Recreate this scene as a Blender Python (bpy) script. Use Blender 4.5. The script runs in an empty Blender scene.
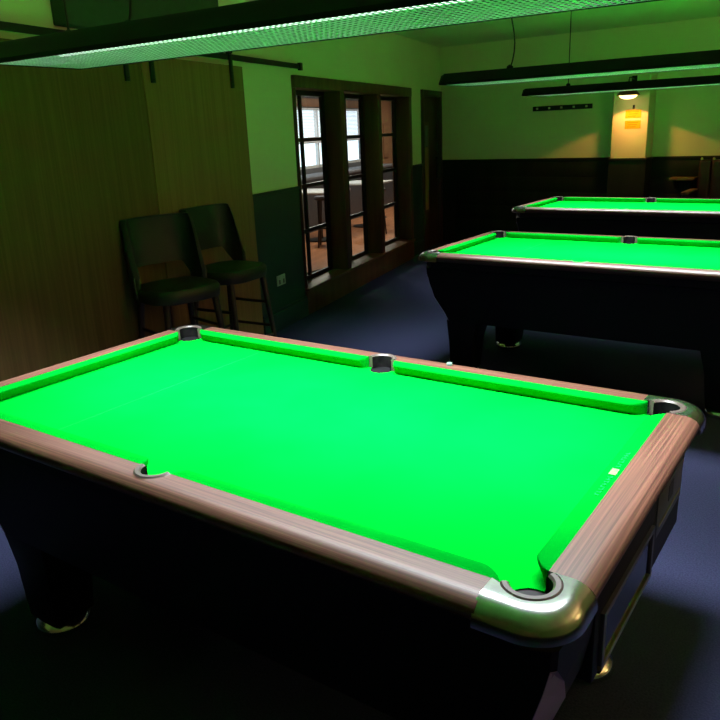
import bpy, bmesh, math, random
from math import sin, cos, pi, radians, sqrt
from mathutils import Vector, Matrix

random.seed(7)
scene = bpy.context.scene
col = scene.collection

# ------------------------------------------------------------------ camera
cam_data = bpy.data.cameras.new('camera')
cam_data.sensor_width = 36.0
cam_data.lens = 735.45 / 720.0 * 36.0
cam_data.clip_start = 0.02
cam = bpy.data.objects.new('camera', cam_data)
col.objects.link(cam)
cr = Vector((0.82380913, 0.56537901, -0.04104977))
cu = Vector((-0.13587602, 0.2672497, 0.95399963))
cf = Vector((-0.55034191, 0.78033593, -0.2969842))
cam.matrix_world = Matrix(((cr.x, cu.x, -cf.x, 1.35947),
                           (cr.y, cu.y, -cf.y, -1.55271),
                           (cr.z, cu.z, -cf.z, 1.60465),
                           (0, 0, 0, 1)))
scene.camera = cam

# ------------------------------------------------------------------ world, exposure
world = bpy.data.worlds.new('daylight')
scene.world = world
world.use_nodes = True
bg = world.node_tree.nodes['Background']
bg.inputs['Color'].default_value = (0.80, 0.90, 1.0, 1)
bg.inputs['Strength'].default_value = 2.6

vs = scene.view_settings
vs.view_transform = 'Standard'
vs.look = 'None'
vs.exposure = 0.0
vs.gamma = 1.0
vs.use_curve_mapping = False
scene.cycles.use_denoising = True
scene.cycles.max_bounces = 8
scene.cycles.diffuse_bounces = 5
scene.cycles.transparent_max_bounces = 12
scene.cycles.sample_clamp_indirect = 4.0

LAMP_W = 98.0          # fluorescent canopy over each table
PENDANT_W = 22.0       # warm pendant by the pillar
WARM_FILL_W = 82.0           # added warm fill uplighter, out of view


# ------------------------------------------------------------------ materials
def new_mat(name):
    m = bpy.data.materials.new(name)
    m.use_nodes = True
    nt = m.node_tree
    b = nt.nodes['Principled BSDF']
    return m, nt, b


def setp(b, color=None, rough=None, metal=None, spec=None, coat=None, sheen=None):
    if color is not None:
        b.inputs['Base Color'].default_value = (*color, 1)
    if rough is not None:
        b.inputs['Roughness'].default_value = rough
    if metal is not None:
        b.inputs['Metallic'].default_value = metal
    if spec is not None:
        b.inputs['Specular IOR Level'].default_value = spec
    if coat is not None:
        b.inputs['Coat Weight'].default_value = coat
    if sheen is not None:
        b.inputs['Sheen Weight'].default_value = sheen


def noise_mat(name, c1, c2, scale=(8, 8, 8), rough=0.5, bump=0.0, metal=0.0, spec=0.5, detail=4.0,
              dist=0.0, lo=0.35, hi=0.65, nscale=1.0, sheen=None, bump_dist=0.002):
    m, nt, b = new_mat(name)
    setp(b, c1, rough, metal, spec, sheen=sheen)
    tc = nt.nodes.new('ShaderNodeTexCoord')
    mp = nt.nodes.new('ShaderNodeMapping')
    mp.inputs['Scale'].default_value = scale
    nz = nt.nodes.new('ShaderNodeTexNoise')
    nz.inputs['Scale'].default_value = nscale
    nz.inputs['Detail'].default_value = detail
    nz.inputs['Distortion'].default_value = dist
    rp = nt.nodes.new('ShaderNodeValToRGB')
    rp.color_ramp.elements[0].position = lo
    rp.color_ramp.elements[1].position = hi
    rp.color_ramp.elements[0].color = (*c1, 1)
    rp.color_ramp.elements[1].color = (*c2, 1)
    L = nt.links.new
    L(tc.outputs['Object'], mp.inputs['Vector'])
    L(mp.outputs['Vector'], nz.inputs['Vector'])
    L(nz.outputs['Fac'], rp.inputs['Fac'])
    L(rp.outputs['Color'], b.inputs['Base Color'])
    if bump:
        bp = nt.nodes.new('ShaderNodeBump')
        bp.inputs['Strength'].default_value = bump
        bp.inputs['Distance'].default_value = bump_dist
        L(nz.outputs['Fac'], bp.inputs['Height'])
        L(bp.outputs['Normal'], b.inputs['Normal'])
    return m


def plain(name, c, rough=0.5, metal=0.0, spec=0.5):
    # colour with very slight mottling so that nothing is a dead flat tone
    c2 = tuple(min(1.0, x * 1.12 + 0.001) for x in c)
    return noise_mat(name, c, c2, (14, 14, 14), rough, 0.0, metal, spec)


def emit_mat(name, c, s):
    m, nt, b = new_mat(name)
    setp(b, c, 0.5)
    b.inputs['Emission Color'].default_value = (*c, 1)
    b.inputs['Emission Strength'].default_value = s
    return m


def glass_mat(name, tint=(0.9, 0.95, 0.95), refl=0.12):
    m, nt, b = new_mat(name)
    nt.nodes.remove(b)
    out = nt.nodes['Material Output']
    tr = nt.nodes.new('ShaderNodeBsdfTransparent')
    tr.inputs['Color'].default_value = (*tint, 1)
    gl = nt.nodes.new('ShaderNodeBsdfGlossy')
    gl.inputs['Roughness'].default_value = 0.02
    lw = nt.nodes.new('ShaderNodeLayerWeight')
    lw.inputs['Blend'].default_value = 0.5
    pw = nt.nodes.new('ShaderNodeMath')
    pw.operation = 'POWER'
    pw.inputs[1].default_value = 5.0
    ad = nt.nodes.new('ShaderNodeMath')
    ad.operation = 'MULTIPLY_ADD'
    ad.inputs[1].default_value = 0.9
    ad.inputs[2].default_value = 0.03
    mx = nt.nodes.new('ShaderNodeMixShader')
    nt.links.new(lw.outputs['Facing'], pw.inputs[0])
    nt.links.new(pw.outputs[0], ad.inputs[0])
    nt.links.new(ad.outputs[0], mx.inputs['Fac'])
    nt.links.new(tr.outputs['BSDF'], mx.inputs[1])
    nt.links.new(gl.outputs['BSDF'], mx.inputs[2])
    nt.links.new(mx.outputs['Shader'], out.inputs['Surface'])
    return m


M = {}
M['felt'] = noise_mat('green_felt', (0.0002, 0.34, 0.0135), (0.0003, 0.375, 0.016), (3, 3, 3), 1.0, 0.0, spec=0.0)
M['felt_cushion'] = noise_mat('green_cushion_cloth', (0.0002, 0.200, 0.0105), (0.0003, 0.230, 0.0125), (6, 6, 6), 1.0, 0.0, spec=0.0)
M['felt_line'] = plain('felt_line', (0.0006, 0.42, 0.024), 0.9, spec=0.02)
M['print_pale'] = plain('cushion_print_pale', (0.004, 0.34, 0.045), 0.9, spec=0.0)
M['print_badge'] = noise_mat('cushion_print_badge', (0.10, 0.38, 0.08), (0.15, 0.31, 0.09), (60, 60, 60), 0.7, spec=0.1)
M['rail_x'] = noise_mat('rail_laminate_long', (0.046, 0.018, 0.012), (0.136, 0.058, 0.038), (2.2, 250, 250), 0.42, 0.03, dist=0.3, lo=0.33, hi=0.66)
M['rail_y'] = noise_mat('rail_laminate_short', (0.046, 0.018, 0.012), (0.136, 0.058, 0.038), (250, 2.2, 250), 0.42, 0.03, dist=0.3, lo=0.33, hi=0.66)
M['chrome'] = noise_mat('brushed_chrome', (0.46, 0.47, 0.48), (0.56, 0.56, 0.56), (30, 30, 30), 0.2, 0.0, metal=1.0)
M['foot_chrome'] = noise_mat('foot_chrome', (0.7, 0.7, 0.68), (0.8, 0.8, 0.78), (30, 30, 30), 0.15, 0.0, metal=1.0)
M['liner'] = plain('pocket_liner', (0.06, 0.046, 0.039), 0.4)
M['rubber'] = noise_mat('pocket_leather', (0.003, 0.003, 0.0035), (0.008, 0.0075, 0.0075), (40, 40, 40), 0.7, 0.1, spec=0.05)
M['cabinet'] = noise_mat('black_laminate', (0.0035, 0.004, 0.0045), (0.005, 0.0055, 0.0065), (20, 20, 20), 0.55, 0.0, spec=0.2)
M['corner_plate'] = plain('corner_plate', (0.30, 0.21, 0.50), 0.5, metal=0.0, spec=0.3)
M['trim_grey'] = plain('trim_grey', (0.10, 0.11, 0.14), 0.4, metal=0.3)
M['brass'] = plain('brass_trim', (0.55, 0.48, 0.22), 0.3, metal=1.0)
M['dark_glass'] = plain('smoked_window', (0.006, 0.012, 0.008), 0.12)
M['carpet'] = noise_mat('navy_carpet', (0.022, 0.025, 0.059), (0.035, 0.039, 0.085), (160, 160, 160), 0.95, 0.5, spec=0.05, detail=2, bump_dist=0.004)
M['wall'] = noise_mat('cream_wall_paint', (0.80, 0.74, 0.54), (0.84, 0.78, 0.58), (1.3, 1.3, 1.3), 0.85, 0.02, spec=0.15)
M['ceiling'] = noise_mat('ceiling_paint', (0.74, 0.69, 0.52), (0.80, 0.74, 0.56), (0.9, 0.9, 0.9), 0.9, 0.02, spec=0.1)
M['dado'] = noise_mat('dark_green_dado', (0.016, 0.046, 0.040), (0.021, 0.056, 0.048), (3, 3, 3), 0.5, 0.02, spec=0.3)
M['dado_dark'] = noise_mat('near_black_panelling', (0.012, 0.016, 0.012), (0.018, 0.022, 0.017), (6, 1, 1), 0.55, 0.02, spec=0.25)
M['bulkhead'] = plain('dark_bulkhead', (0.04, 0.06, 0.045), 0.7, spec=0.2)
M['timber'] = noise_mat('brown_timber', (0.065, 0.027, 0.013), (0.125, 0.052, 0.025), (12, 12, 1.0), 0.5, 0.05, dist=0.5)
M['timber_pale'] = noise_mat('sill_timber', (0.09, 0.045, 0.022), (0.15, 0.075, 0.036), (2, 14, 14), 0.45, 0.05, dist=0.5)
M['door_wood'] = noise_mat('dark_door_wood', (0.030, 0.014, 0.009), (0.055, 0.026, 0.016), (14, 14, 1.0), 0.5, 0.04, dist=0.5)
M['frame_black'] = plain('black_window_frame', (0.010, 0.010, 0.011), 0.4)
M['glass'] = glass_mat('window_glass')
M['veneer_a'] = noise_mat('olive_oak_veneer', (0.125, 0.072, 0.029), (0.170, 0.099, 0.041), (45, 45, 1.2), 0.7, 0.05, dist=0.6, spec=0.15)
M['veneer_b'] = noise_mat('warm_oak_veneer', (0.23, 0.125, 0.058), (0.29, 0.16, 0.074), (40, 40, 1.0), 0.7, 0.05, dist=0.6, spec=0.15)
M['black_metal'] = plain('black_metal', (0.010, 0.010, 0.010), 0.45, metal=0.4)
M['shade_black'] = plain('lamp_shade_black', (0.003, 0.004, 0.0035), 0.5, spec=0.15)
M['louvre'] = plain('silver_louvre', (0.80, 0.82, 0.81), 0.38, metal=0.6)
M['tube'] = emit_mat('lamp_tube', (0.88, 0.95, 1.0), 3.0)
M['cord'] = plain('black_cord', (0.012, 0.012, 0.012), 0.6)
M['leather'] = noise_mat('dark_green_leather', (0.012, 0.019, 0.013), (0.018, 0.026, 0.018), (9, 9, 9), 0.42, 0.05, spec=0.4)
M['leather_seat'] = noise_mat('dark_olive_leather', (0.015, 0.017, 0.010), (0.022, 0.024, 0.014), (9, 9, 9), 0.45, 0.05, spec=0.4)
M['piping'] = plain('seat_piping', (0.10, 0.10, 0.07), 0.5)
M['stool_wood'] = noise_mat('stool_dark_wood', (0.020, 0.011, 0.007), (0.036, 0.020, 0.012), (30, 30, 2), 0.45, 0.02)
M['stool_wood_pale'] = noise_mat('stool_mid_wood', (0.06, 0.036, 0.020), (0.085, 0.05, 0.028), (30, 30, 2), 0.45, 0.02)
M['white_plastic'] = plain('white_plastic', (0.55, 0.56, 0.55), 0.4)
M['grey_plastic'] = plain('grey_socket_hole', (0.05, 0.05, 0.05), 0.5)
M['yellow_paper'] = noise_mat('yellow_notice', (0.75, 0.44, 0.012), (0.82, 0.50, 0.02), (12, 12, 12), 0.7, spec=0.2)
M['orange_ink'] = plain('orange_print', (0.50, 0.24, 0.01), 0.7, spec=0.2)
M['maroon'] = noise_mat('maroon_leather', (0.040, 0.008, 0.008), (0.060, 0.014, 0.012), (8, 8, 8), 0.4, 0.04)
M['warm_wood'] = noise_mat('warm_shelf_wood', (0.17, 0.085, 0.04), (0.25, 0.13, 0.06), (2, 20, 20), 0.5, 0.03)
M['slot_wood'] = noise_mat('slot_wood', (0.32, 0.15, 0.07), (0.42, 0.21, 0.10), (20, 20, 2), 0.4, 0.0)
M['chalk'] = noise_mat('green_chalk', (0.07, 0.14, 0.10), (0.11, 0.19, 0.14), (200, 200, 200), 0.95, 0.2)
M['cue_clip'] = plain('pale_cue_clip', (0.6, 0.55, 0.42), 0.4)
M['copper'] = plain('copper_shade', (0.22, 0.10, 0.05), 0.4, metal=0.6)
M['shade_white'] = plain('shade_inner_white', (0.8, 0.74, 0.6), 0.6)
M['bulb'] = emit_mat('warm_bulb', (1.0, 0.66, 0.26), 5.0)
M['outer_floor'] = noise_mat('orange_wood_floor', (0.34, 0.13, 0.05), (0.50, 0.20, 0.085), (1.2, 9, 9), 0.4, 0.03)
M['outer_wall'] = plain('outer_grey_wall', (0.10, 0.10, 0.11), 0.7)
M['outer_ceiling'] = plain('outer_ceiling', (0.5, 0.46, 0.42), 0.8)
M['outer_brown'] = noise_mat('outer_brown_board', (0.20, 0.10, 0.05), (0.27, 0.14, 0.07), (8, 8, 1), 0.5)
M['blind'] = plain('white_blind_slat', (0.8, 0.82, 0.86), 0.6)
M['slate_grey'] = plain('slate_counter', (0.045, 0.048, 0.055), 0.4)


# ------------------------------------------------------------------ mesh helpers
class MB:
    def __init__(self):
        self.v = []
        self.f = []

    def box(self, x0, x1, y0, y1, z0, z1):
        n = len(self.v)
        self.v += [(x0, y0, z0), (x1, y0, z0), (x1, y1, z0), (x0, y1, z0),
                   (x0, y0, z1), (x1, y0, z1), (x1, y1, z1), (x0, y1, z1)]
        self.f += [tuple(n + i for i in q) for q in
                   ((3, 2, 1, 0), (4, 5, 6, 7), (0, 1, 5, 4), (1, 2, 6, 5), (2, 3, 7, 6), (3, 0, 4, 7))]
        return self

    def loft(self, rings, closed=True, caps=True, loop=False):
        n = len(self.v)
        k = len(rings[0])
        for r in rings:
            self.v += [tuple(p) for p in r]
        m = len(rings)
        for i in range(m if loop else m - 1):
            a = n + i * k
            b = n + ((i + 1) % m) * k
            for j in range(k if closed else k - 1):
                j2 = (j + 1) % k
                self.f.append((a + j, a + j2, b + j2, b + j))
        if caps and not loop and closed:
            self.f.append(tuple(n + j for j in reversed(range(k))))
            self.f.append(tuple(n + (m - 1) * k + j for j in range(k)))
        return self

    def lathe(self, prof, cx=0, cy=0, seg=24, a0=0.0, a1=2 * pi, caps=False):
        full = abs(a1 - a0 - 2 * pi) < 1e-6
        cnt = seg if full else seg + 1
        rings = []
        for i in range(cnt):
            a = a0 + (a1 - a0) * i / seg
            rings.append([(cx + r * cos(a), cy + r * sin(a), z) for r, z in prof])
        self.loft(rings, closed=False, caps=False, loop=full)
        return self

    def tube(self, pts, r, seg=8, caps=True):
        pts = [Vector(p) for p in pts]
        rings = []
        rr = r if isinstance(r, (list, tuple)) else [r] * len(pts)
        for i, p in enumerate(pts):
            if i == 0:
                t = pts[1] - p
            elif i == len(pts) - 1:
                t = p - pts[-2]
            else:
                t = pts[i + 1] - pts[i - 1]
            t.normalize()
            ref = Vector((0, 0, 1)) if abs(t.z) < 0.9 else Vector((1, 0, 0))
            a = t.cross(ref).normalized()
            b = t.cross(a).normalized()
            rings.append([tuple(p + (a * cos(2 * pi * j / seg) + b * sin(2 * pi * j / seg)) * rr[i]) for j in range(seg)])
        return self.loft(rings, True, caps)

    def build(self, name, mat, parent=None, smooth=False, bevel=0.0, angle=40, bseg=2):
        me = bpy.data.meshes.new(name)
        me.from_pydata(self.v, [], self.f)
        bm = bmesh.new()
        bm.from_mesh(me)
        bmesh.ops.recalc_face_normals(bm, faces=bm.faces[:])
        if bevel:
            ed = [e for e in bm.edges if len(e.link_faces) == 2 and e.calc_face_angle(0) > radians(30)]
            bmesh.ops.bevel(bm, geom=ed, offset=bevel, segments=bseg, affect='EDGES', profile=0.5, clamp_overlap=True)
        bm.to_mesh(me)
        bm.free()
        if smooth or bevel:
            me.polygons.foreach_set('use_smooth', [True] * len(me.polygons))
            me.set_sharp_from_angle(angle=radians(angle))
        me.materials.append(M[mat] if isinstance(mat, str) else mat)
        o = bpy.data.objects.new(name, me)
        col.objects.link(o)
        if parent:
            o.parent = parent
        return o


def empty(name, loc=(0, 0, 0), rz=0.0):
    o = bpy.data.objects.new(name, None)
    o.empty_display_size = 0.1
    o.location = loc
    o.rotation_euler = (0, 0, rz)
    col.objects.link(o)
    return o


def tag(o, label=None, cat=None, group=None, kind=None):
    if label:
        o['label'] = label
    if cat:
        o['category'] = cat
    if group:
        o['group'] = group
    if kind:
        o['kind'] = kind
    return o


def copy_tree(o, parent=None):
    c = o.copy()
    col.objects.link(c)
    c.parent = parent
    for ch in list(o.children):
        copy_tree(ch, c)
    return c


def struct(o, label=None):
    o['kind'] = 'structure'
    if label:
        o['label'] = label
    return o


# ------------------------------------------------------------------ room frame
# the window wall runs 12.5 degrees off the tables: s along it, dep away from the room
WA = radians(-12.5)
WO = Vector((-2.76, 3.15, 0))
WD = Vector((sin(WA), cos(WA), 0))
WN = Vector((cos(WA), -sin(WA), 0))
WR = radians(102.5)
H = 2.65
YB = 8.05


def wf(s, dep, z=0.0):
    return WO + WD * s - WN * dep + Vector((0, 0, z))


def in_wall(o, s=0.0, dep=0.0, z=0.0):
    o.location = wf(s, dep, z)
    o.rotation_euler = (0, 0, WR)
    return o


S_END = 5.02          # where the window wall meets the back wall
S_START = -8.6
WT = 0.24             # wall thickness
W0, W1 = 0.455, 3.62   # window surround
D0, D1 = 4.08, 4.98   # door

# floor and ceiling
f = MB().box(-4.2, 4.6, -5.6, 8.3, -0.06, 0.0).build('floor', 'carpet')
struct(f, 'dark navy blue carpet')
c = MB().box(-4.2, 4.6, -5.6, 8.3, H, H + 0.06).build('ceiling', 'ceiling')
struct(c, 'pale painted ceiling lit green from the tables')

# window wall
mb = MB()
mb.box(S_START, W0, 0, WT, 0, H)
mb.box(W0, W1, 0, WT, 2.08, H)
mb.box(W1, D0, 0, WT, 0, H)
mb.box(D0, D1, 0, WT, 2.08, H)
mb.box(D1, S_END + 0.5, 0, WT, 0, H)
wl = struct(in_wall(mb.build('wall_left', 'wall')), 'cream wall with windows and a door')
for a, b in ((S_START, W0), (W1, D0), (D1, S_END + 0.02)):
    MB().box(a, b, -0.008, 0.0, 0.0, 1.14).build('dado_panel', 'dado', wl)
    MB().box(a, b, -0.022, 0.0, 1.14, 1.165).build('dado_rail', 'dado', wl, bevel=0.005)
for n, (a, b) in enumerate(((-0.36, W0), (W1, D0))):
    bb = in_wall(MB().box(a, b, -0.030, -0.008, 0, 0.16).box(a, b, -0.022, -0.008, 0.16, 0.185).build('baseboard_left', 'dado', None, bevel=0.004))
    struct(bb, 'dark green skirting board')

# back wall
xl = wf(S_END, 0).x - 0.3
mb = MB().box(xl, 4.6, YB, YB + 0.15, 0, H)
wb = struct(mb.build('wall_back', 'wall'), 'cream back wall above dark panelling')
MB().box(wf(S_END, 0).x + 0.02, 4.4, YB - 0.012, YB, 0, 1.135).build('dado_panel', 'dado_dark', wb)
MB().box(wf(S_END, 0).x + 0.02, 4.4, YB - 0.03, YB, 1.135, 1.165).build('dado_rail', 'dado_dark', wb, bevel=0.006)
for k in range(5):
    z0 = 0.16 + k * 0.193
    MB().box(-3.6, 4.4, YB - 0.020, YB - 0.012, z0, z0 + 0.183).build('board', 'dado_dark', wb, bevel=0.003)

# pillar on the back wall
PX0, PX1, PY = -1.375, -0.965, YB - 0.30
mb = MB().box(PX0, PX1, PY, YB, 0, 2.10)
pl = struct(mb.build('wall_pillar', 'wall', bevel=0.008), 'square cream pillar with dark lower panelling')
MB().box(PX0 - 0.012, PX1 + 0.012, PY - 0.012, YB - 0.021, 0, 1.135).build('dado_panel', 'dado_dark', pl)
MB().box(PX0 - 0.026, PX1 + 0.026, PY - 0.026, YB - 0.031, 1.135, 1.165).build('dado_rail', 'dado_dark', pl, bevel=0.006)

# the walls out of view that close the room
struct(MB().box(4.4, 4.55, -5.4, YB, 0, H).build('wall_right', 'wall'), 'cream wall')
struct(MB().box(-1.2, 4.4, -5.4, -5.25, 0, H).build('wall_front', 'wall'), 'cream wall')

# dark bulkhead above the sliding doors
bk = in_wall(MB().box(-2.22, -0.75, -0.10, -0.001, 2.19, H - 0.001).build('trim_1', 'bulkhead', bevel=0.006))
struct(bk, 'dark bulkhead box above the sliding doors')

# ------------------------------------------------------------------ inner windows
openings = ((0.472, 1.42), (1.52, 2.44), (2.54, 3.52))
SILL, HEAD = 0.25, 1.98
surround = in_wall(MB().box(W0, W1, -0.035, 0.20, HEAD, 2.08).build('trim_2', 'timber', bevel=0.006))
struct(surround, 'brown timber surround of the three tall windows')
edges = [(W0, openings[0][0]), (openings[0][1], openings[1][0]), (openings[1][1], openings[2][0]), (openings[2][1], W1)]
for a, b in edges:
    MB().box(a, b, -0.03, 0.20, SILL, HEAD).build('post', 'timber', surround, bevel=0.005)
MB().box(W0, W1, -0.03, 0.20, 0.0, SILL - 0.03).build('base_panel', 'timber', surround, bevel=0.005)
MB().box(W0, W1, -0.05, 0.20, SILL - 0.03, SILL).build('sill_board', 'timber_pale', surround, bevel=0.006)
rows = [(SILL + 0.005, 0.70), (0.735, 1.115), (1.15, 1.53), (1.565, HEAD - 0.045)]
for n, (a, b) in enumerate(openings):
    mid = (a + b) / 2 - 0.045
    w = MB()
    w.box(a, a + 0.055, 0.142, 0.166, SILL, HEAD)
    w.box(b - 0.075, b, 0.142, 0.166, SILL, HEAD)
    w.box(mid - 0.02, mid + 0.02, 0.142, 0.166, SILL, HEAD)
    cols_ = ((a + 0.055, mid - 0.02), (mid + 0.02, b - 0.075))
    for (c0, c1) in cols_:
        w.box(c0, c1, 0.142, 0.166, SILL, SILL + 0.04)
        w.box(c0, c1, 0.142, 0.166, HEAD - 0.045, HEAD)
        for k in range(3):
            w.box(c0, c1, 0.142, 0.166, rows[k][1], rows[k + 1][0])
    wo = in_wall(w.build('window_%d' % (n + 1), 'frame_black'))
    struct(wo, ['tall black framed window nearest the sliding doors', 'middle tall black framed window',
                'tall black framed window nearest the dark door'][n])
    for (c0, c1) in cols_:
        for k in range(4):
            z0 = SILL + 0.04 if k == 0 else rows[k][0]
            MB().box(c0, c1, 0.151, 0.156, z0, rows[k][1]).build('pane', 'glass', wo)

# dark door next to the back corner
d = in_wall(MB().box(D0 + 0.075, D1 - 0.075, 0.02, 0.065, 0.004, 2.0).build('door_1', 'door_wood', bevel=0.004))
struct(d, 'dark brown wooden door with a slim glazed slot')
fr = MB()
fr.box(D0, D0 + 0.07, -0.03, 0.2, 0, 2.08)
fr.box(D1 - 0.07, D1, -0.03, 0.2, 0, 2.08)
fr.box(D0 + 0.07, D1 - 0.07, -0.03, 0.2, 2.005, 2.08)
fr.build('door_frame', 'door_wood', d, bevel=0.005)
MB().box(4.22, 4.46, 0.008, 0.022, 0.50, 1.68).build('slot_frame', 'timber', d, bevel=0.004)
MB().box(4.27, 4.41, 0.004, 0.010, 0.54, 1.36).build('slot_panel', 'slot_wood', d)
MB().box(4.27, 4.41, 0.004, 0.010, 1.37, 1.64).build('slot_glass', 'trim_grey', d)
hd = MB().tube([(4.84, -0.0, 0.95), (4.84, -0.045, 0.95), (4.84, -0.045, 1.2), (4.84, 0.0, 1.2)], 0.009)
hd.box(4.825, 4.855, 0.0, 0.022, 0.93, 1.22)
hd.build('handle', 'black_metal', d)

# ------------------------------------------------------------------ sliding wooden doors on their rail
def sliding_door(s0, s1, dep, mat, label, name):
    o = in_wall(MB().box(s0, s1, dep, dep + 0.038, 0.012, 2.09).build(name, mat, bevel=0.004))
    struct(o, label)
    return o


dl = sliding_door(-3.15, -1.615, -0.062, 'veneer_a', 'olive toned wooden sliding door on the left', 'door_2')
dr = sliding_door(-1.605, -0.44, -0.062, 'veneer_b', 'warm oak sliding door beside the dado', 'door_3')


def hanger(s, parent):
    m = MB()
    m.box(s - 0.019, s + 0.019, -0.076, -0.0625, 1.935, 2.16)
    h = m.build('hanger', 'black_metal', parent, bevel=0.003)
    w_ = MB()
    ring = []
    for i in range(2):
        y = -0.075 + i * 0.028
        ring.append([(s + 0.03 * cos(2 * pi * j / 16), y, 2.19 + 0.03 * sin(2 * pi * j / 16)) for j in range(16)])
    w_.loft(ring).build('wheel', 'black_metal', h, smooth=True)
    for z in (1.955, 2.04):
        b_ = []
        for y in (-0.080, -0.076):
            b_.append([(s + 0.008 * cos(2 * pi * j / 8), y, z + 0.008 * sin(2 * pi * j / 8)) for j in range(8)])
        MB().loft(b_).build('bolt', 'black_metal', h)


hanger(-3.0, dl)
hanger(-1.765, dl)
hanger(-1.525, dr)
hanger(-0.61, dr)
rail = empty('door_track', wf(-1.3, 0, 0), WR)
tag(rail, 'black metal track the wooden sliding doors hang from', 'door track')
t0 = -1.3
MB().box(-3.3 - t0, 0.52 - t0, -0.062, -0.052, 2.125, 2.165).build('bar', 'black_metal', rail, bevel=0.002)
for s in (-3.1, -2.3, -1.0, -0.2, 0.46):
    MB().box(s - t0 - 0.012, s - t0 + 0.012, -0.0515, -0.001, 2.133, 2.157).build('spacer', 'black_metal', rail)
MB().box(0.50 - t0, 0.545 - t0, -0.075, -0.045, 2.115, 2.175).build('end_stop', 'black_metal', rail, bevel=0.004)

# wall socket
so = empty('wall_socket', wf(0.0, -0.008, 0.375), WR)
tag(so, 'white double plug socket on dark green panelling', 'socket')
MB().box(-0.072, 0.072, -0.011, 0, 0, 0.088).build('face_plate', 'white_plastic', so, bevel=0.004)
for sx in (-0.036, 0.036):
    MB().box(sx - 0.011, sx + 0.011, -0.0125, -0.0108, 0.012, 0.05).build('pin_holes', 'grey_plastic', so)
    MB().box(sx - 0.007, sx + 0.007, -0.0155, -0.0108, 0.060, 0.076).build('switch', 'white_plastic', so)


# ------------------------------------------------------------------ room beyond the windows
OD = 3.1
fo = in_wall(MB().box(-0.6, 13.6, WT, OD + 0.2, -0.06, 0.0).build('floor_outer', 'outer_floor'))
struct(fo, 'orange wooden floor beyond the windows')
co = in_wall(MB().box(-0.6, 13.6, WT, OD + 0.2, 2.5, 2.56).build('ceiling_outer', 'outer_ceiling'))
struct(co, 'pale ceiling beyond the windows')
FW0, FW1, FZ0, FZ1 = 4.8, 9.9, 0.98, 2.06
mb = MB()
mb.box(-0.6, FW0, OD, OD + 0.15, 0, 2.5)
mb.box(FW0, FW1, OD, OD + 0.15, 0, FZ0)
mb.box(FW0, FW1, OD, OD + 0.15, FZ1, 2.5)
mb.box(FW1, 13.6, OD, OD + 0.15, 0, 2.5)
wo2 = in_wall(mb.build('wall_outer', 'outer_wall'))
struct(wo2, 'grey wall of the room beyond the windows')
MB().box(FW0 - 0.2, FW1 + 0.2, OD - 0.05, OD, FZ1, 2.2).build('window_header', 'outer_brown', wo2, bevel=0.004)
MB().box(FW1, 13.5, OD - 0.03, OD, 0.75, 2.5).build('wood_lining', 'outer_brown', wo2)
MB().box(10.95, 11.25, OD - 0.06, OD - 0.03, 1.0, 1.75).build('orange_panel', 'warm_wood', wo2)
struct(in_wall(MB().box(-0.75, -0.6, WT, OD + 0.15, 0, 2.5).build('wall_outer_near', 'outer_wall')), 'grey wall')
struct(in_wall(MB().box(13.6, 13.75, 0, OD + 0.15, 0, 2.5).build('wall_outer_far', 'outer_wall')), 'grey wall')
struct(in_wall(MB().box(S_END + 0.5, 13.6, 0.09, WT, 0, 2.5).build('wall_outer_side', 'outer_wall')), 'grey wall')
w4 = MB()
for s in (FW0 + 0.03, 5.8, 7.6, 8.5, FW1 - 0.03):
    w4.box(s - 0.03, s + 0.03, OD + 0.02, OD + 0.08, FZ0, FZ1)
w4.box(FW0, FW1, OD + 0.02, OD + 0.08, FZ0, FZ0 + 0.05)
w4.box(FW0, FW1, OD + 0.02, OD + 0.08, FZ1 - 0.05, FZ1)
w4.box(FW0, FW1, OD + 0.02, OD + 0.08, 1.42, 1.46)
w4o = struct(in_wall(w4.build('window_4', 'white_plastic')), 'bright daylight window beyond with white blinds')
k = 0
bl = MB()
for i in range(24):
    z = FZ1 - 0.04 - i * 0.026
    bl.box(FW0 + 0.02, FW1 - 0.02, OD - 0.012, OD + 0.012, z, z + 0.012)
tag(bl.build('blind_slats', 'blind', w4o), kind='stuff')

# furniture seen through the glass
def outer_stool(s, dep, label):
    r = empty('cafe_stool', wf(s, dep, 0), WR + random.random())
    tag(r, label, 'stool', 'stools beyond the windows')
    MB().lathe([(0, 0.68), (0.17, 0.68), (0.18, 0.70), (0.17, 0.73), (0, 0.735)], seg=18).build('seat', 'stool_wood', r, smooth=True)
    for k in range(4):
        a = pi / 4 + k * pi / 2
        MB().tube([(0.12 * cos(a), 0.12 * sin(a), 0.69), (0.19 * cos(a), 0.19 * sin(a), 0.0)], 0.014).build('leg', 'stool_wood', r)
    pts = [(0.165 * cos(2 * pi * j / 20), 0.165 * sin(2 * pi * j / 20), 0.28) for j in range(21)]
    MB().tube(pts, 0.009, 6).build('foot_ring', 'black_metal', r, smooth=True)
    return r


def outer_table(s, dep, label):
    r = empty('cafe_table', wf(s, dep, 0), WR)
    tag(r, label, 'table', 'tables beyond the windows')
    MB().box(-0.38, 0.38, -0.38, 0.38, 0.73, 0.76).build('table_top', 'white_plastic', r, bevel=0.006)
    MB().lathe([(0, 0.02), (0.035, 0.02), (0.03, 0.73), (0, 0.73)], seg=12).build('column', 'black_metal', r, smooth=True)
    MB().lathe([(0, 0), (0.24, 0), (0.24, 0.015), (0.04, 0.03), (0, 0.03)], seg=20).build('base', 'black_metal', r, smooth=True)


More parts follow.
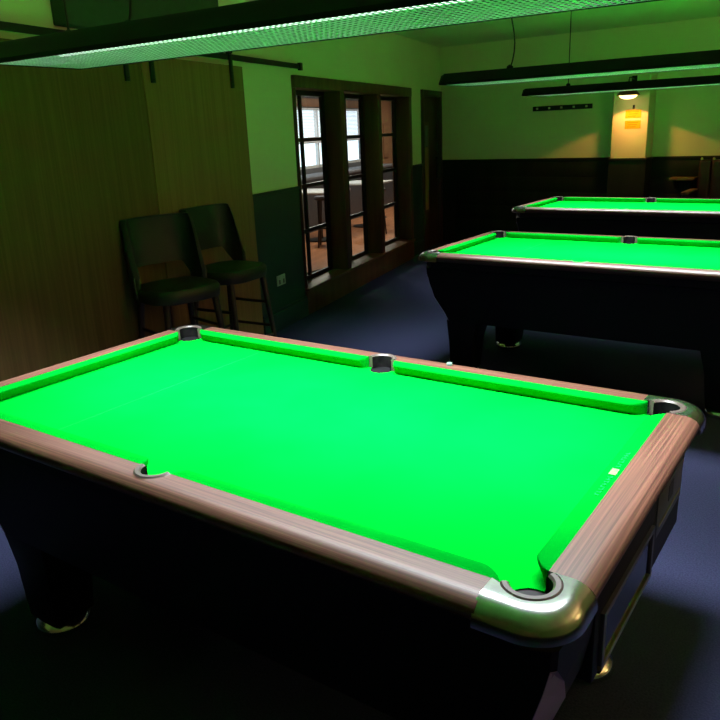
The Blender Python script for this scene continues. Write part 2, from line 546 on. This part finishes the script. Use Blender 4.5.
outer_stool(4.4, 1.55, 'dark stool on orange floor seen through the window nearest the sliding doors')
outer_stool(5.6, 1.25, 'dark stool on orange floor seen through the middle tall window')
outer_stool(7.4, 1.3, 'dark stool seen through the tall window nearest the dark door')
outer_table(5.0, 1.95, 'white topped cafe table seen through the window nearest the sliding doors')
outer_table(6.7, 1.85, 'white topped cafe table seen through the middle tall window')
ct = empty('bench_counter', wf(6.6, OD - 0.4, 0), WR)
tag(ct, 'long slate grey counter beneath the bright window beyond', 'counter')
MB().box(-3.0, 3.6, -0.2, 0.345, 0, 0.86).build('body', 'slate_grey', ct)
MB().box(-3.03, 3.63, -0.23, 0.345, 0.86, 0.9).build('worktop', 'outer_wall', ct, bevel=0.004)


# ceiling fill lights added to brighten the room beyond
for k, (sx_, lab) in enumerate(((4.4, 'added flat fill light beyond the windows, nearest the sliding doors'), (7.4, 'added middle flat fill light beyond the windows'), (10.6, 'added flat fill light beyond the windows, farthest along'))):
    r_ = empty('fill_ceiling_panel', wf(sx_, 1.6, 2.5), WR)
    tag(r_, lab, 'lamp', 'added fill lights beyond the windows')
    MB().box(-0.3, 0.3, -0.3, 0.3, -0.05, 0.0).build('housing', 'white_plastic', r_, bevel=0.006)
    la = bpy.data.lights.new('fill_panel_light', 'AREA')
    la.size = 0.5
    la.energy = 55.0
    la.color = (1.0, 0.86, 0.70)
    lb = bpy.data.objects.new('fill_panel_light', la)
    col.objects.link(lb)
    lb.parent = r_
    lb.location = (0, 0, -0.055)


# ------------------------------------------------------------------ pool table
XI, YI = 0.965, 0.508        # inner edge of the wooden rails
XO, YO = 1.052, 0.590        # outer edge
ZT, ZB = 0.84, 0.80          # rail top, bed
PCX, PCY, PR = 0.952, 0.486, 0.055
MPY = 0.505


def drop(d, w=0.042, h=0.028):
    if d >= w:
        return 0.0
    t = 1 - d / w
    return h * (1 - sqrt(max(0.0, 1 - t * t)))


def rail_section(y_in, y_out, lower=0.812, zt=ZT):
    pts = [(y_in, lower - 0.02), (y_in, zt)]
    start = max(y_in + 0.002, y_out - 0.046)
    pts.append((start, zt - drop(y_out - start)))
    for i in range(1, 9):
        y = start + (y_out - start) * (1 - (1 - i / 8) ** 1.6)
        pts.append((y, zt - drop(y_out - y)))
    pts.append((y_out - 0.004, lower - 0.006))
    pts.append((y_out - 0.016, lower - 0.02))
    return pts


def mid_in(x):
    r = PR
    if abs(x) < r:
        return max(YI, MPY + sqrt(r * r - x * x))
    return YI


def build_pool_table():
    root = empty('pool_table')
    # cloth bed with pocket cut-outs
    out = []

    def corner(sx, sy):
        pts = []
        r = 0.042
        # walk from the long side to the short side around the pocket circle
        for i in range(13):
            ang = radians(190) + (radians(260) - radians(190)) * i / 12
            pts.append((sx * (PCX + r * 1.02 * cos(ang)), sy * (PCY + r * 1.02 * sin(ang))))
        return pts
    # bed outline counter clockwise: start bottom-left
    ring = []
    for sx, sy in ((1, -1), (1, 1), (-1, 1), (-1, -1)):
        c_ = corner(sx, sy)
        lead = [(sx * (PCX - 0.043), sy * (YI - 0.004))]
        tail = [(sx * (XI - 0.004), sy * (PCY - 0.043))]
        seq = lead + c_ + tail
        if (sx * sy) > 0:
            seq = list(reversed(seq))
        ring.append(seq)

    def midnotch(sy):
        r = 0.042
        pts = []
        for i in range(13):
            a = pi * i / 12
            pts.append((-r * cos(a), sy * (MPY - r * sin(a))))
        return pts
    outline = []
    outline += midnotch(-1)
    outline += ring[0]
    outline += ring[1]
    mn = midnotch(1)
    outline += list(reversed(mn))
    outline += ring[2]
    outline += ring[3]
    me = bpy.data.meshes.new('bed')
    bm = bmesh.new()
    vsb = [bm.verts.new((x, y, ZB)) for x, y in outline]
    fb = bm.faces.new(vsb)
    ex = bmesh.ops.extrude_face_region(bm, geom=[fb])
    for v in ex['geom']:
        if isinstance(v, bmesh.types.BMVert):
            v.co.z -= 0.03
    bmesh.ops.recalc_face_normals(bm, faces=bm.faces[:])
    bm.to_mesh(me)
    bm.free()
    me.materials.append(M['felt'])
    bed = bpy.data.objects.new('cloth_bed', me)
    col.objects.link(bed)
    bed.parent = root
    # baulk line
    MB().box(-0.5405, -0.5375, -0.46, 0.46, ZB, ZB + 0.0004).build('baulk_line', 'felt_line', bed)

    # long rails with the middle pocket notch
    for sy in (1, -1):
        xs = [-0.892]
        xs += [-0.5]
        xs += [-PR - 0.004] + [-PR * cos(pi * i / 20) for i in range(21)] + [PR + 0.004]
        xs += [0.5, 0.892]
        rings = []
        for x in xs:
            rings.append([(x, sy * y, z) for y, z in rail_section(mid_in(x), YO)])
        MB().loft(rings).build('wooden_rail', 'rail_x', root, smooth=True, angle=50)
    for sx in (1, -1):
        rings = []
        for y in (-0.438, -0.2, 0.0, 0.2, 0.438):
            rings.append([(sx * x, y, z) for x, z in rail_section(XI, XO)])
        MB().loft(rings).build('wooden_rail', 'rail_y', root, smooth=True, angle=50)

    # corner castings
    for sx in (1, -1):
        for sy in (1, -1):
            N = 28
            rings = []
            RC = 0.095
            ocx, ocy = XO + 0.003 - RC, YO + 0.003 - RC
            for i in range(N + 1):
                t = i / N
                # inner curve: pocket circle from long-rail side to short-rail side
                a_s, a_e = radians(157), radians(-67)
                a = a_s + (a_e - a_s) * t
                ix, iy = PCX + PR * cos(a), PCY + PR * sin(a)
                # outer curve
                l1, l2, l3 = (ocx - 0.888), RC * pi / 2, (ocy - 0.438)
                tot = l1 + l2 + l3
                u = t * tot
                if u < l1:
                    ox, oy = 0.888 + u, YO + 0.003
                elif u < l1 + l2:
                    b = pi / 2 - (u - l1) / RC
                    ox, oy = ocx + RC * cos(b), ocy + RC * sin(b)
                else:
                    ox, oy = XO + 0.003, ocy - (u - l1 - l2)
                if i == 0:
                    ix = 0.888
                    iy = YI
                if i == N:
                    ix = XI
                    iy = 0.438
                D = sqrt((ox - ix) ** 2 + (oy - iy) ** 2)
                sec = [(0.0, 0.79), (0.0, 0.8415)]
                for kx in range(1, 15):
                    q = 1 - (1 - kx / 14) ** 1.5
                    dd = D * (1 - q)
                    sec.append((q, 0.8415 - drop(dd, 0.046, 0.040)))
                sec.append((1.0, 0.792))
                sec.append((1 - 0.008 / D, 0.788))
                rings.append([(sx * (ix + (ox - ix) * q), sy * (iy + (oy - iy) * q), z) for q, z in sec])
            MB().loft(rings).build('corner_casting', 'chrome', root, smooth=True, angle=45)

    # pocket liners and pocket cups
    def liner(cx, cy, a0, a1):
        m = MB()
        prof = [(PR - 0.017, 0.80), (PR - 0.017, 0.8395), (PR - 0.013, 0.8435), (PR - 0.004, 0.8435), (PR - 0.0002, 0.840), (PR - 0.0002, 0.80)]
        m.lathe(prof, cx, cy, 28, a0, a1)
        n = len(m.v)
        k = len(prof)
        m.f.append(tuple(range(k)))
        m.f.append(tuple(range(n - k, n)))
        o = m.build('pocket_liner', 'liner', root, smooth=True, angle=40)
        p2 = MB()
        p2.lathe([(PR - 0.0175, 0.8385), (PR - 0.0175, 0.762), (0.0, 0.755), (0.0, 0.750), (PR - 0.0115, 0.757), (PR - 0.0115, 0.799)], cx, cy, 28, a0 - 0.1, a1 + 0.1)
        p2.build('pocket_cup', 'rubber', root, smooth=True, angle=50)

    for sx in (1, -1):
        for sy in (1, -1):
            a0, a1 = radians(-62), radians(152)
            if sx * sy < 0:
                a0, a1 = -a1, -a0
            if sx < 0:
                off = pi
                a0, a1 = (a0 + pi, a1 + pi)
            liner(sx * PCX, sy * PCY, a0, a1)
    # (the two mirrored corners use the same sweep turned half round)
    liner(0, MPY, radians(4), radians(176))
    liner(0, -MPY, radians(184), radians(356))

    # cushions: profile offset w from wood edge, height
    def cushion_sec(n):
        # n = how far the nose stands out
        return [(0.0, ZT - 0.001), (n * 0.60, ZT), (n * 0.93, ZT - 0.0015), (n, ZT - 0.005), (n * 0.985, ZT - 0.009),
                (n * 0.50, ZB - 0.003), (0.0, ZB - 0.003)]

    def cushion(p0, p1, inward, e0, e1):
        p0 = Vector(p0)
        p1 = Vector(p1)
        d = (p1 - p0)
        L = d.length
        d.normalize()
        n = Vector(inward)
        st = []
        for i in range(7):
            t = i / 6
            st.append((e0 * t, 0.006 + 0.034 * sin(t * pi / 2) ** 0.9 if t > 0 else 0.004))
        for i in range(7):
            t = 1 - i / 6
            st.append((L - e1 * t, 0.006 + 0.034 * sin(t * pi / 2) ** 0.9 if t > 0 else 0.004))
        rings = []
        for s_, w in st:
            base = p0 + d * s_
            rings.append([tuple(base + n * a) [:2] + (z,) for a, z in cushion_sec(w)])
        MB_c = MB().loft(rings)
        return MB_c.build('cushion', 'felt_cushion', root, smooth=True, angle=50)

    for sy in (1, -1):
        for sx in (1, -1):
            cushion((sx * 0.054, sy * YI, 0), (sx * 0.900, sy * YI, 0), (0, -sy, 0), 0.022, 0.05)
    cr_ = None
    for sx in (1, -1):
        cc = cushion((sx * XI, -0.434, 0), (sx * XI, 0.434, 0), (-sx, 0, 0), 0.05, 0.05)
        if sx == 1:
            cr_ = cc
    # printed marks on the end cushion: badge with faint lettering either side
    zt = ZT + 0.0007
    MB().box(0.941, 0.957, -0.004, 0.030, zt, zt + 0.0006).build('print_badge', 'print_badge', cr_)
    rnd = random.Random(3)
    for base, cnt in ((-0.115, 8), (0.042, 7)):
        for i in range(cnt):
            y0 = base + i * 0.0135
            pm = MB().box(0.944, 0.954, y0, y0 + 0.003, zt, zt + 0.0005)
            xx = 0.944 + rnd.choice((0.0, 0.004, 0.0075))
            pm.box(xx, xx + 0.0025, y0 + 0.003, y0 + 0.009, zt, zt + 0.0005)
            pm.build('letter_mark', 'print_pale', cr_)

    # cabinet: octagonal loft, tucked in towards the bottom, triangular corner facets
    def ring_(hx, hy, cx_, cy_, z):
        return [(hx - cx_, -hy, z), (hx, -hy + cy_, z), (hx, hy - cy_, z), (hx - cx_, hy, z),
                (-hx + cx_, hy, z), (-hx, hy - cy_, z), (-hx, -hy + cy_, z), (-hx + cx_, -hy, z)]
    prof = [(1.022, 0.554, 0.070, 0.070, 0.797), (1.020, 0.552, 0.070, 0.070, 0.748), (1.013, 0.514, 0.010, 0.010, 0.735), (1.010, 0.510, 0.010, 0.010, 0.69),
            (1.006, 0.503, 0.020, 0.055, 0.63), (0.990, 0.491, 0.030, 0.105, 0.54),
            (0.955, 0.478, 0.062, 0.140, 0.44), (0.935, 0.472, 0.072, 0.150, 0.385)]
    MB().loft([ring_(*q) for q in prof]).build('cabinet', 'cabinet', root)
    # facet plates on the corners
    for sx in (1, -1):
        for sy in (1, -1):
            vv = []
            for (hx, hy, cx_, cy_, z) in prof[3:]:
                nx = Vector((sx, sy, 0)).normalized() * 0.002
                vv.append([Vector((sx * (hx - cx_), sy * hy, z)) + nx, Vector((sx * hx, sy * (hy - cy_), z)) + nx])
            m = MB()
            rings = []
            for a, b in vv:
                off = Vector((sx, sy, 0)).normalized() * 0.004
                rings.append([tuple(a), tuple(b), tuple(b - off), tuple(a - off)])
            m.loft(rings).build('corner_plate', 'corner_plate', root)
    # legs and chrome feet
    for sx in (1, -1):
        for sy in (1, -1):
            m = MB()
            rings = []
            for (xa, xb, ya, yb, z) in ((0.67, 0.885, 0.255, 0.470, 0.392), (0.70, 0.88, 0.28, 0.45, 0.25), (0.72, 0.875, 0.29, 0.44, 0.045)):
                rings.append([(sx * xa, sy * ya, z), (sx * xb, sy * ya, z), (sx * xb, sy * yb, z), (sx * xa, sy * yb, z)])
            m.loft(rings).build('leg', 'cabinet', root, bevel=0.006)
            MB().lathe([(0, 0), (0.088, 0), (0.094, 0.008), (0.094, 0.022), (0.085, 0.034), (0.06, 0.047), (0, 0.048)],
                       sx * 0.80, sy * 0.365, 32).build('foot', 'foot_chrome', root, smooth=True)
    # ball return window on the end
    pnl = MB().box(0.90, 1.0125, -0.29, 0.47, 0.505, 0.735).build('end_panel', 'cabinet', root, bevel=0.006)
    MB().box(1.012, 1.0155, -0.235, 0.13, 0.535, 0.64).build('ball_window', 'dark_glass', pnl)
    fr_ = MB()
    x0, x1 = 1.0125, 1.0205
    fr_.box(x0, x1, -0.255, 0.15, 0.515, 0.528)
    fr_.build('window_sill_strip', 'brass', pnl)
    fr2 = MB()
    fr2.box(x0, x1, -0.255, -0.238, 0.528, 0.655)
    fr2.box(x0, x1, 0.133, 0.15, 0.528, 0.655)
    fr2.box(x0, x1, -0.238, 0.133, 0.642, 0.655)
    fr2.build('window_frame', 'trim_grey', pnl)
    MB().box(x0, x1 - 0.003, 0.18, 0.45, 0.60, 0.715).build('coin_plate', 'trim_grey', pnl, bevel=0.002)
    MB().box(x0, x1 - 0.001, 0.20, 0.43, 0.625, 0.632).build('coin_strip', 'brass', pnl)
    MB().box(x0, x1 - 0.002, 0.29, 0.34, 0.655, 0.70).build('coin_slot', 'black_metal', pnl)
    # plain screw caps under the rail
    return root


t1 = build_pool_table()
tag(t1, 'large nearest pool table with bright green cloth and wood-grain rails', 'pool table', 'pool tables')
t2 = copy_tree(t1)
t2.location = (0.0, 3.11, 0)
tag(t2, 'black pool table in the middle, behind the nearest one', 'pool table', 'pool tables')
t3 = copy_tree(t1)
t3.location = (-0.52, 5.80, 0)
tag(t3, 'farthest pool table, closest to the cream pillar', 'pool table', 'pool tables')

# chalk on the rail
ch = MB().box(-0.009, 0.009, -0.009, 0.009, 0, 0.009).build('chalk_cube', 'chalk', None, bevel=0.002)
ch.location = (0.247, 0.545, ZT)
ch.rotation_euler = (0, 0, 0.5)
tag(ch, 'small pale chalk cube on the far rail of the nearest table', 'chalk')


# ------------------------------------------------------------------ table lamps
def table_lamp(label, loc, rz, half_len, cords, power=1.0):
    root = empty('canopy_lamp', loc, rz)
    tag(root, label, 'lamp', 'canopy lamps above the tables')
    hl, hw, ht = half_len, 0.185, 0.071
    # shade: trough section swept along x, round nosed ends
    def sec(x, k):
        w, tw, h = hw * k, 0.14 * k, ht
        return [(x, -w, 0.0), (x, -w, 0.014), (x, -tw - 0.01, h - 0.012), (x, -tw + 0.004, h), (x, tw - 0.004, h), (x, tw + 0.01, h - 0.012), (x, w, 0.014), (x, w, 0.0),
                (x, w - 0.006, 0.0), (x, w - 0.006, 0.012), (x, tw - 0.006, h - 0.010), (x, -tw + 0.006, h - 0.010), (x, -w + 0.006, 0.012), (x, -w + 0.006, 0.0)]
    rings = [sec(x, 1.0) for x in (-hl + 0.02, -hl / 2, 0, hl / 2, hl - 0.02)]
    MB().loft(rings).build('shade', 'shade_black', root, smooth=True, angle=30)
    for s in (-1, 1):
        pts = sec(s * (hl - 0.02), 1.0)[:8]
        p2 = sec(s * hl, 0.94)[:8]
        p2 = [(x, y, min(max(z, 0.004), ht - 0.008)) for x, y, z in p2]
        MB().loft([pts, p2]).build('end_cap', 'shade_black', root, smooth=True, angle=30)
    # thin flat-barred metal grid under the tubes
    lv = MB()
    a, b = -hl + 0.03, hl - 0.03
    z0, z1 = 0.003, 0.0036
    n = int((b - a) / 0.018)
    for i in range(n + 1):
        x = a + (b - a) * i / n
        lv.box(x - 0.0042, x + 0.0042, -hw + 0.008, hw - 0.008, z0, z1)
    m = int((2 * hw - 0.016) / 0.026)
    for i in range(m + 1):
        y = -hw + 0.008 + (2 * hw - 0.016) * i / m
        lv.box(a, b, y - 0.003, y + 0.003, z0 - 0.0006, z0)
    lv.build('louvre', 'louvre', root)
    for y in (-0.07, 0.07):
        tb = MB().tube([(-hl + 0.06, y, 0.048), (hl - 0.06, y, 0.048)], 0.013, 12).build('tube', 'tube', root, smooth=True)
    ld = bpy.data.lights.new('fluorescent_light', 'AREA')
    ld.shape = 'RECTANGLE'
    ld.size = 2 * hl - 0.1
    ld.size_y = 2 * hw - 0.09
    ld.energy = LAMP_W * power
    ld.color = (0.90, 0.95, 1.0)
    ld.spread = radians(98)
    lo = bpy.data.objects.new('fluorescent_light', ld)
    col.objects.link(lo)
    lo.parent = root
    lo.location = (0, 0, -0.001)
    for cx_, wav in cords:
        top = H - loc[2]
        pts = []
        for i in range(15):
            t = i / 14
            pts.append((cx_ + wav * 0.035 * sin(t * 7.0) * (1 - t), wav * 0.03 * sin(t * 5 + 1) * t * (1 - t), ht + (top - ht) * t))
        MB().tube(pts, 0.0045, 6).build('cord', 'cord', root, smooth=True)
        MB().lathe([(0, ht), (0.022, ht), (0.02, ht + 0.02), (0.006, ht + 0.03), (0, ht + 0.03)], cx_, 0, 12).build('cord_grip', 'shade_black', root, smooth=True)
    return root


LZ = 1.862
table_lamp('long black canopy lamp with silver grid hanging above the nearest pool table', (-0.02, 0.14, LZ), radians(3.2), 1.11, [(-0.90, 0.0), (-0.62, 1.0), (0.75, 0.0)])
table_lamp('black canopy lamp above the middle pool table', (0.02, 3.06, LZ), 0.0, 1.08, [(-0.67, 1.0), (0.60, 0.0)], 0.85)
table_lamp('black canopy lamp above the farthest pool table', (-0.54, 5.80, LZ), 0.0, 1.10, [(-0.70, 0.0), (0.70, 0.0)], 0.7)


# ------------------------------------------------------------------ bar stools
def bar_stool(label, loc, rz, legmat='stool_wood'):
    """front faces local +x"""
    r = empty('bar_stool', loc, rz)
    tag(r, label, 'bar stool', 'bar stools against the sliding doors')
    # seat: rounded cushion
    rings = []
    for z, k in ((0.685, 0.90), (0.69, 0.97), (0.72, 1.0), (0.75, 1.0), (0.768, 0.95), (0.777, 0.80), (0.78, 0.4)):
        ring = []
        for j in range(32):
            a = 2 * pi * j / 32
            e = 0.62
            x = 0.215 * k * math.copysign(abs(cos(a)) ** e, cos(a))
            y = 0.235 * k * math.copysign(abs(sin(a)) ** e, sin(a))
            ring.append((x, y, z))
        rings.append(ring)
    MB().loft(rings).build('seat', 'leather_seat', r, smooth=True)
    # back shell, wraps round the rear
    N = 36
    rings = []
    edge_t, edge_b = [], []
    for i in range(N + 1):
        t = -1 + 2 * i / N
        a = pi + t * radians(86)
        e = 0.55
        ca, sa = cos(a), sin(a)
        bx = 0.225 * math.copysign(abs(ca) ** e, ca)
        by = 0.240 * math.copysign(abs(sa) ** e, sa)
        at = abs(t)
        top = 1.165 - 0.33 * max(0.0, (at - 0.70) / 0.30) ** 1.7
        bot = 0.875 - 0.16 * max(0.0, (at - 0.42) / 0.58) ** 0.8 if at > 0.42 else 0.875
        lean = 0.055
        sec = []
        th = 0.030
        for (q, o_) in ((0, 0), (0.33, 0.006), (0.66, 0.008), (0.92, 0.004), (1, -0.012)):
            z = bot + (top - bot) * q
            k = 1 + lean * (z - 0.78) / 0.38 * 1.0 + o_
            sec.append((bx * k - 0.0, by * k, z))
        for (q, o_) in ((1, -0.012), (0.92, 0.004), (0.66, 0.008), (0.33, 0.006), (0, 0)):
            z = bot + (top - bot) * q
            k = 1 + lean * (z - 0.78) / 0.38 + o_
            kk = k - th / 0.235
            sec.append((bx * kk, by * kk, z))
        rings.append(sec)
        edge_t.append(sec[3])
        edge_b.append(sec[0])
    bk_ = MB().loft(rings).build('backrest', 'leather', r, smooth=True, angle=60)
    MB().tube([rings[0][j] for j in range(5)], 0.005, 6).build('piping', 'piping', bk_, smooth=True)
    MB().tube([rings[-1][j] for j in range(5)], 0.005, 6).build('piping', 'piping', bk_, smooth=True)
    # legs
    for sx in (1, -1):
        for sy in (1, -1):
            MB().tube([(sx * 0.15, sy * 0.165, 0.69), (sx * 0.215, sy * 0.215, 0.0)], [0.021, 0.014], 10).build('leg', legmat, r, smooth=True)

    def at(z, sx, sy):
        k = (0.69 - z) / 0.69
        return (sx * (0.15 + 0.065 * k), sy * (0.165 + 0.05 * k), z)
    for z, pairs in ((0.27, (((1, 1), (1, -1)),)), (0.33, (((1, 1), (-1, 1)), ((1, -1), (-1, -1)))), (0.50, (((1, 1), (-1, 1)), ((1, -1), (-1, -1)))), (0.30, (((-1, 1), (-1, -1)),))):
        for a, b in pairs:
            MB().tube([at(z, *a), at(z, *b)], 0.010, 8).build('stretcher', legmat, r, smooth=True)
    return r


bar_stool('dark green leather bar stool in front of the olive sliding door', (-2.06, 1.41, 0), radians(-12))
bar_stool('dark green leather bar stool nearest the wall socket', (-2.19, 1.99, 0), radians(4))


# ------------------------------------------------------------------ things on the back wall
ck = empty('cue_rack', (-2.10, YB, 1.755))
tag(ck, 'black wall rack with five pale cue clips', 'cue rack')
MB().box(-0.385, 0.385, -0.03, 0, 0, 0.058).build('back_bar', 'black_metal', ck, bevel=0.004)
for i in range(5):
    x = -0.32 + 0.16 * i
    MB().lathe([(0, 0.018), (0.014, 0.018), (0.014, 0.042), (0, 0.042)], x, -0.040, 10).build('cue_clip', 'cue_clip', ck, smooth=True)

# warm lamp on an arm in front of the pillar
pd = empty('pillar_lamp', (-1.145, PY - 0.23, 1.865))
tag(pd, 'small warm conical lamp on an arm in front of the pillar', 'lamp')
MB().lathe([(0.125, 0.0), (0.128, 0.004), (0.05, 0.10), (0.032, 0.13), (0.0, 0.132), (0.0, 0.125), (0.028, 0.122), (0.045, 0.096), (0.120, 0.004), (0.125, 0.0)], seg=28).build('shade', 'copper', pd, smooth=True)
MB().tube([(0, 0, 0.125), (0, 0, 0.17), (0, 0.02, 0.195), (0, 0.08, 0.20), (0, 0.23, 0.18)], 0.007, 8).build('arm', 'black_metal', pd, smooth=True)
MB().box(-0.03, 0.03, 0.218, 0.23, 0.14, 0.22).build('wall_plate', 'black_metal', pd, bevel=0.004)
MB().lathe([(0, -0.040), (0.05, -0.034), (0.085, -0.018), (0.102, 0.004), (0.098, 0.012), (0, 0.014)], seg=24).build('diffuser', 'bulb', pd, smooth=True)
sp = bpy.data.lights.new('bulb_light', 'SPOT')
sp.energy = PENDANT_W
sp.color = (1.0, 0.38, 0.085)
sp.spot_size = radians(134)
sp.spot_blend = 0.12
sp.shadow_soft_size = 0.04
spo = bpy.data.objects.new('bulb_light', sp)
col.objects.link(spo)
spo.parent = pd
spo.location = (0, 0, -0.045)

# two yellow notices on the pillar
for i, (zc, hh, lab) in enumerate(((1.665, 0.046, 'upper yellow paper notice on the cream pillar'), (1.545, 0.046, 'lower yellow paper notice on the cream pillar'))):
    nt_ = empty('paper_notice', (-1.135, PY, zc))
    tag(nt_, lab, 'notice', 'yellow notices on the pillar')
    MB().box(-0.09, 0.09, -0.003, 0.0, -hh, hh).build('sheet', 'yellow_paper', nt_)
    ln = MB()
    for k in range(3):
        z = hh - 0.022 - k * 0.024
        ln.box(-0.06 + 0.01 * (k % 2), 0.06 - 0.012 * (k % 3), -0.0036, -0.003, z - 0.004, z + 0.003)
    ln.build('faint_print', 'orange_ink', nt_)
hk = empty('wall_hook', (-1.135, PY, 1.735))
tag(hk, 'small dark hook above the yellow notices', 'hook')
MB().box(-0.012, 0.012, -0.008, 0, -0.015, 0.03).build('hook_plate', 'black_metal', hk, bevel=0.002)
MB().tube([(0, -0.006, 0.0), (0, -0.03, -0.005), (0, -0.034, 0.015)], 0.004, 6).build('hook_arm', 'black_metal', hk)

# drinks shelf and maroon chair in the far corner
sh = empty('drinks_shelf', (-0.56, YB - 0.021, 0.90))
tag(sh, 'small wooden drinks shelf on the dark back panelling', 'shelf')
MB().box(-0.14, 0.14, -0.20, 0, 0, 0.03).build('shelf_board', 'warm_wood', sh, bevel=0.004)
for x in (-0.1, 0.1):
    m = MB()
    m.loft([[(x - 0.01, 0, 0), (x - 0.01, -0.15, 0), (x - 0.01, 0, -0.12)], [(x + 0.01, 0, 0), (x + 0.01, -0.15, 0), (x + 0.01, 0, -0.12)]])
    m.build('bracket', 'stool_wood', sh)

mc = empty('lounge_chair', (-0.09, 7.45, 0))
tag(mc, 'dark maroon high-backed chair by the back wall', 'chair')
MB().box(-0.26, 0.26, -0.27, 0.22, 0.42, 0.52).build('seat', 'maroon', mc, bevel=0.03, bseg=3)
for i in range(4):
    x0 = -0.26 + i * 0.13
    MB().box(x0 + 0.001, x0 + 0.129, 0.18, 0.27, 0.50, 1.14).build('back_channel', 'maroon', mc, bevel=0.025, bseg=3)
for s in (-1, 1):
    MB().box(s * 0.29 - 0.035, s * 0.29 + 0.035, -0.27, 0.2, 0.44, 0.80).build('arm', 'maroon', mc, bevel=0.02)
    MB().box(s * 0.29 - 0.04, s * 0.29 + 0.04, -0.29, 0.2, 0.80, 0.825).build('arm_cap', 'warm_wood', mc, bevel=0.005)
    for y in (-0.23, 0.2):
        MB().tube([(s * 0.24, y, 0.43), (s * 0.25, y, 0.0)], [0.022, 0.016], 10).build('leg', 'stool_wood', mc, smooth=True)
for x in (-0.24, -0.115):
    MB().lathe([(0, 0), (0.014, 0.0), (0.016, 0.012), (0.008, 0.026), (0, 0.028)], x, 0.225, 12).build('stud', 'brass', mc, smooth=True).location.z = 1.138

# ------------------------------------------------------------------ warm fill uplighter added on the unseen right-hand wall
def fill_uplight(label, loc, rz, k=1.0):
    r = empty('fill_uplight', loc, rz)
    tag(r, label, 'lamp')
    MB().box(-0.04, 0.04, -0.02, 0.0, -0.06, 0.06).build('back_plate', 'black_metal', r, bevel=0.004)
    MB().lathe([(0.05, -0.05), (0.08, 0.08), (0.076, 0.08), (0.047, -0.048)], 0, -0.10, 20).build('shade', 'black_metal', r, smooth=True)
    ld = bpy.data.lights.new('fill_uplight_spot', 'SPOT')
    ld.energy = WARM_FILL_W * k
    ld.color = (1.0, 0.66, 0.34)
    ld.spot_size = radians(172)
    ld.spot_blend = 0.15
    ld.shadow_soft_size = 0.05
    lo = bpy.data.objects.new('fill_uplight_spot', ld)
    col.objects.link(lo)
    lo.parent = r
    lo.location = (0, -0.10, 0.082)
    lo.rotation_euler = (pi, 0, 0)


fill_uplight('added warm fill uplighter on the unseen right-hand wall across from the sliding doors', (4.4, 1.9, 1.3), -pi / 2, 1.9)
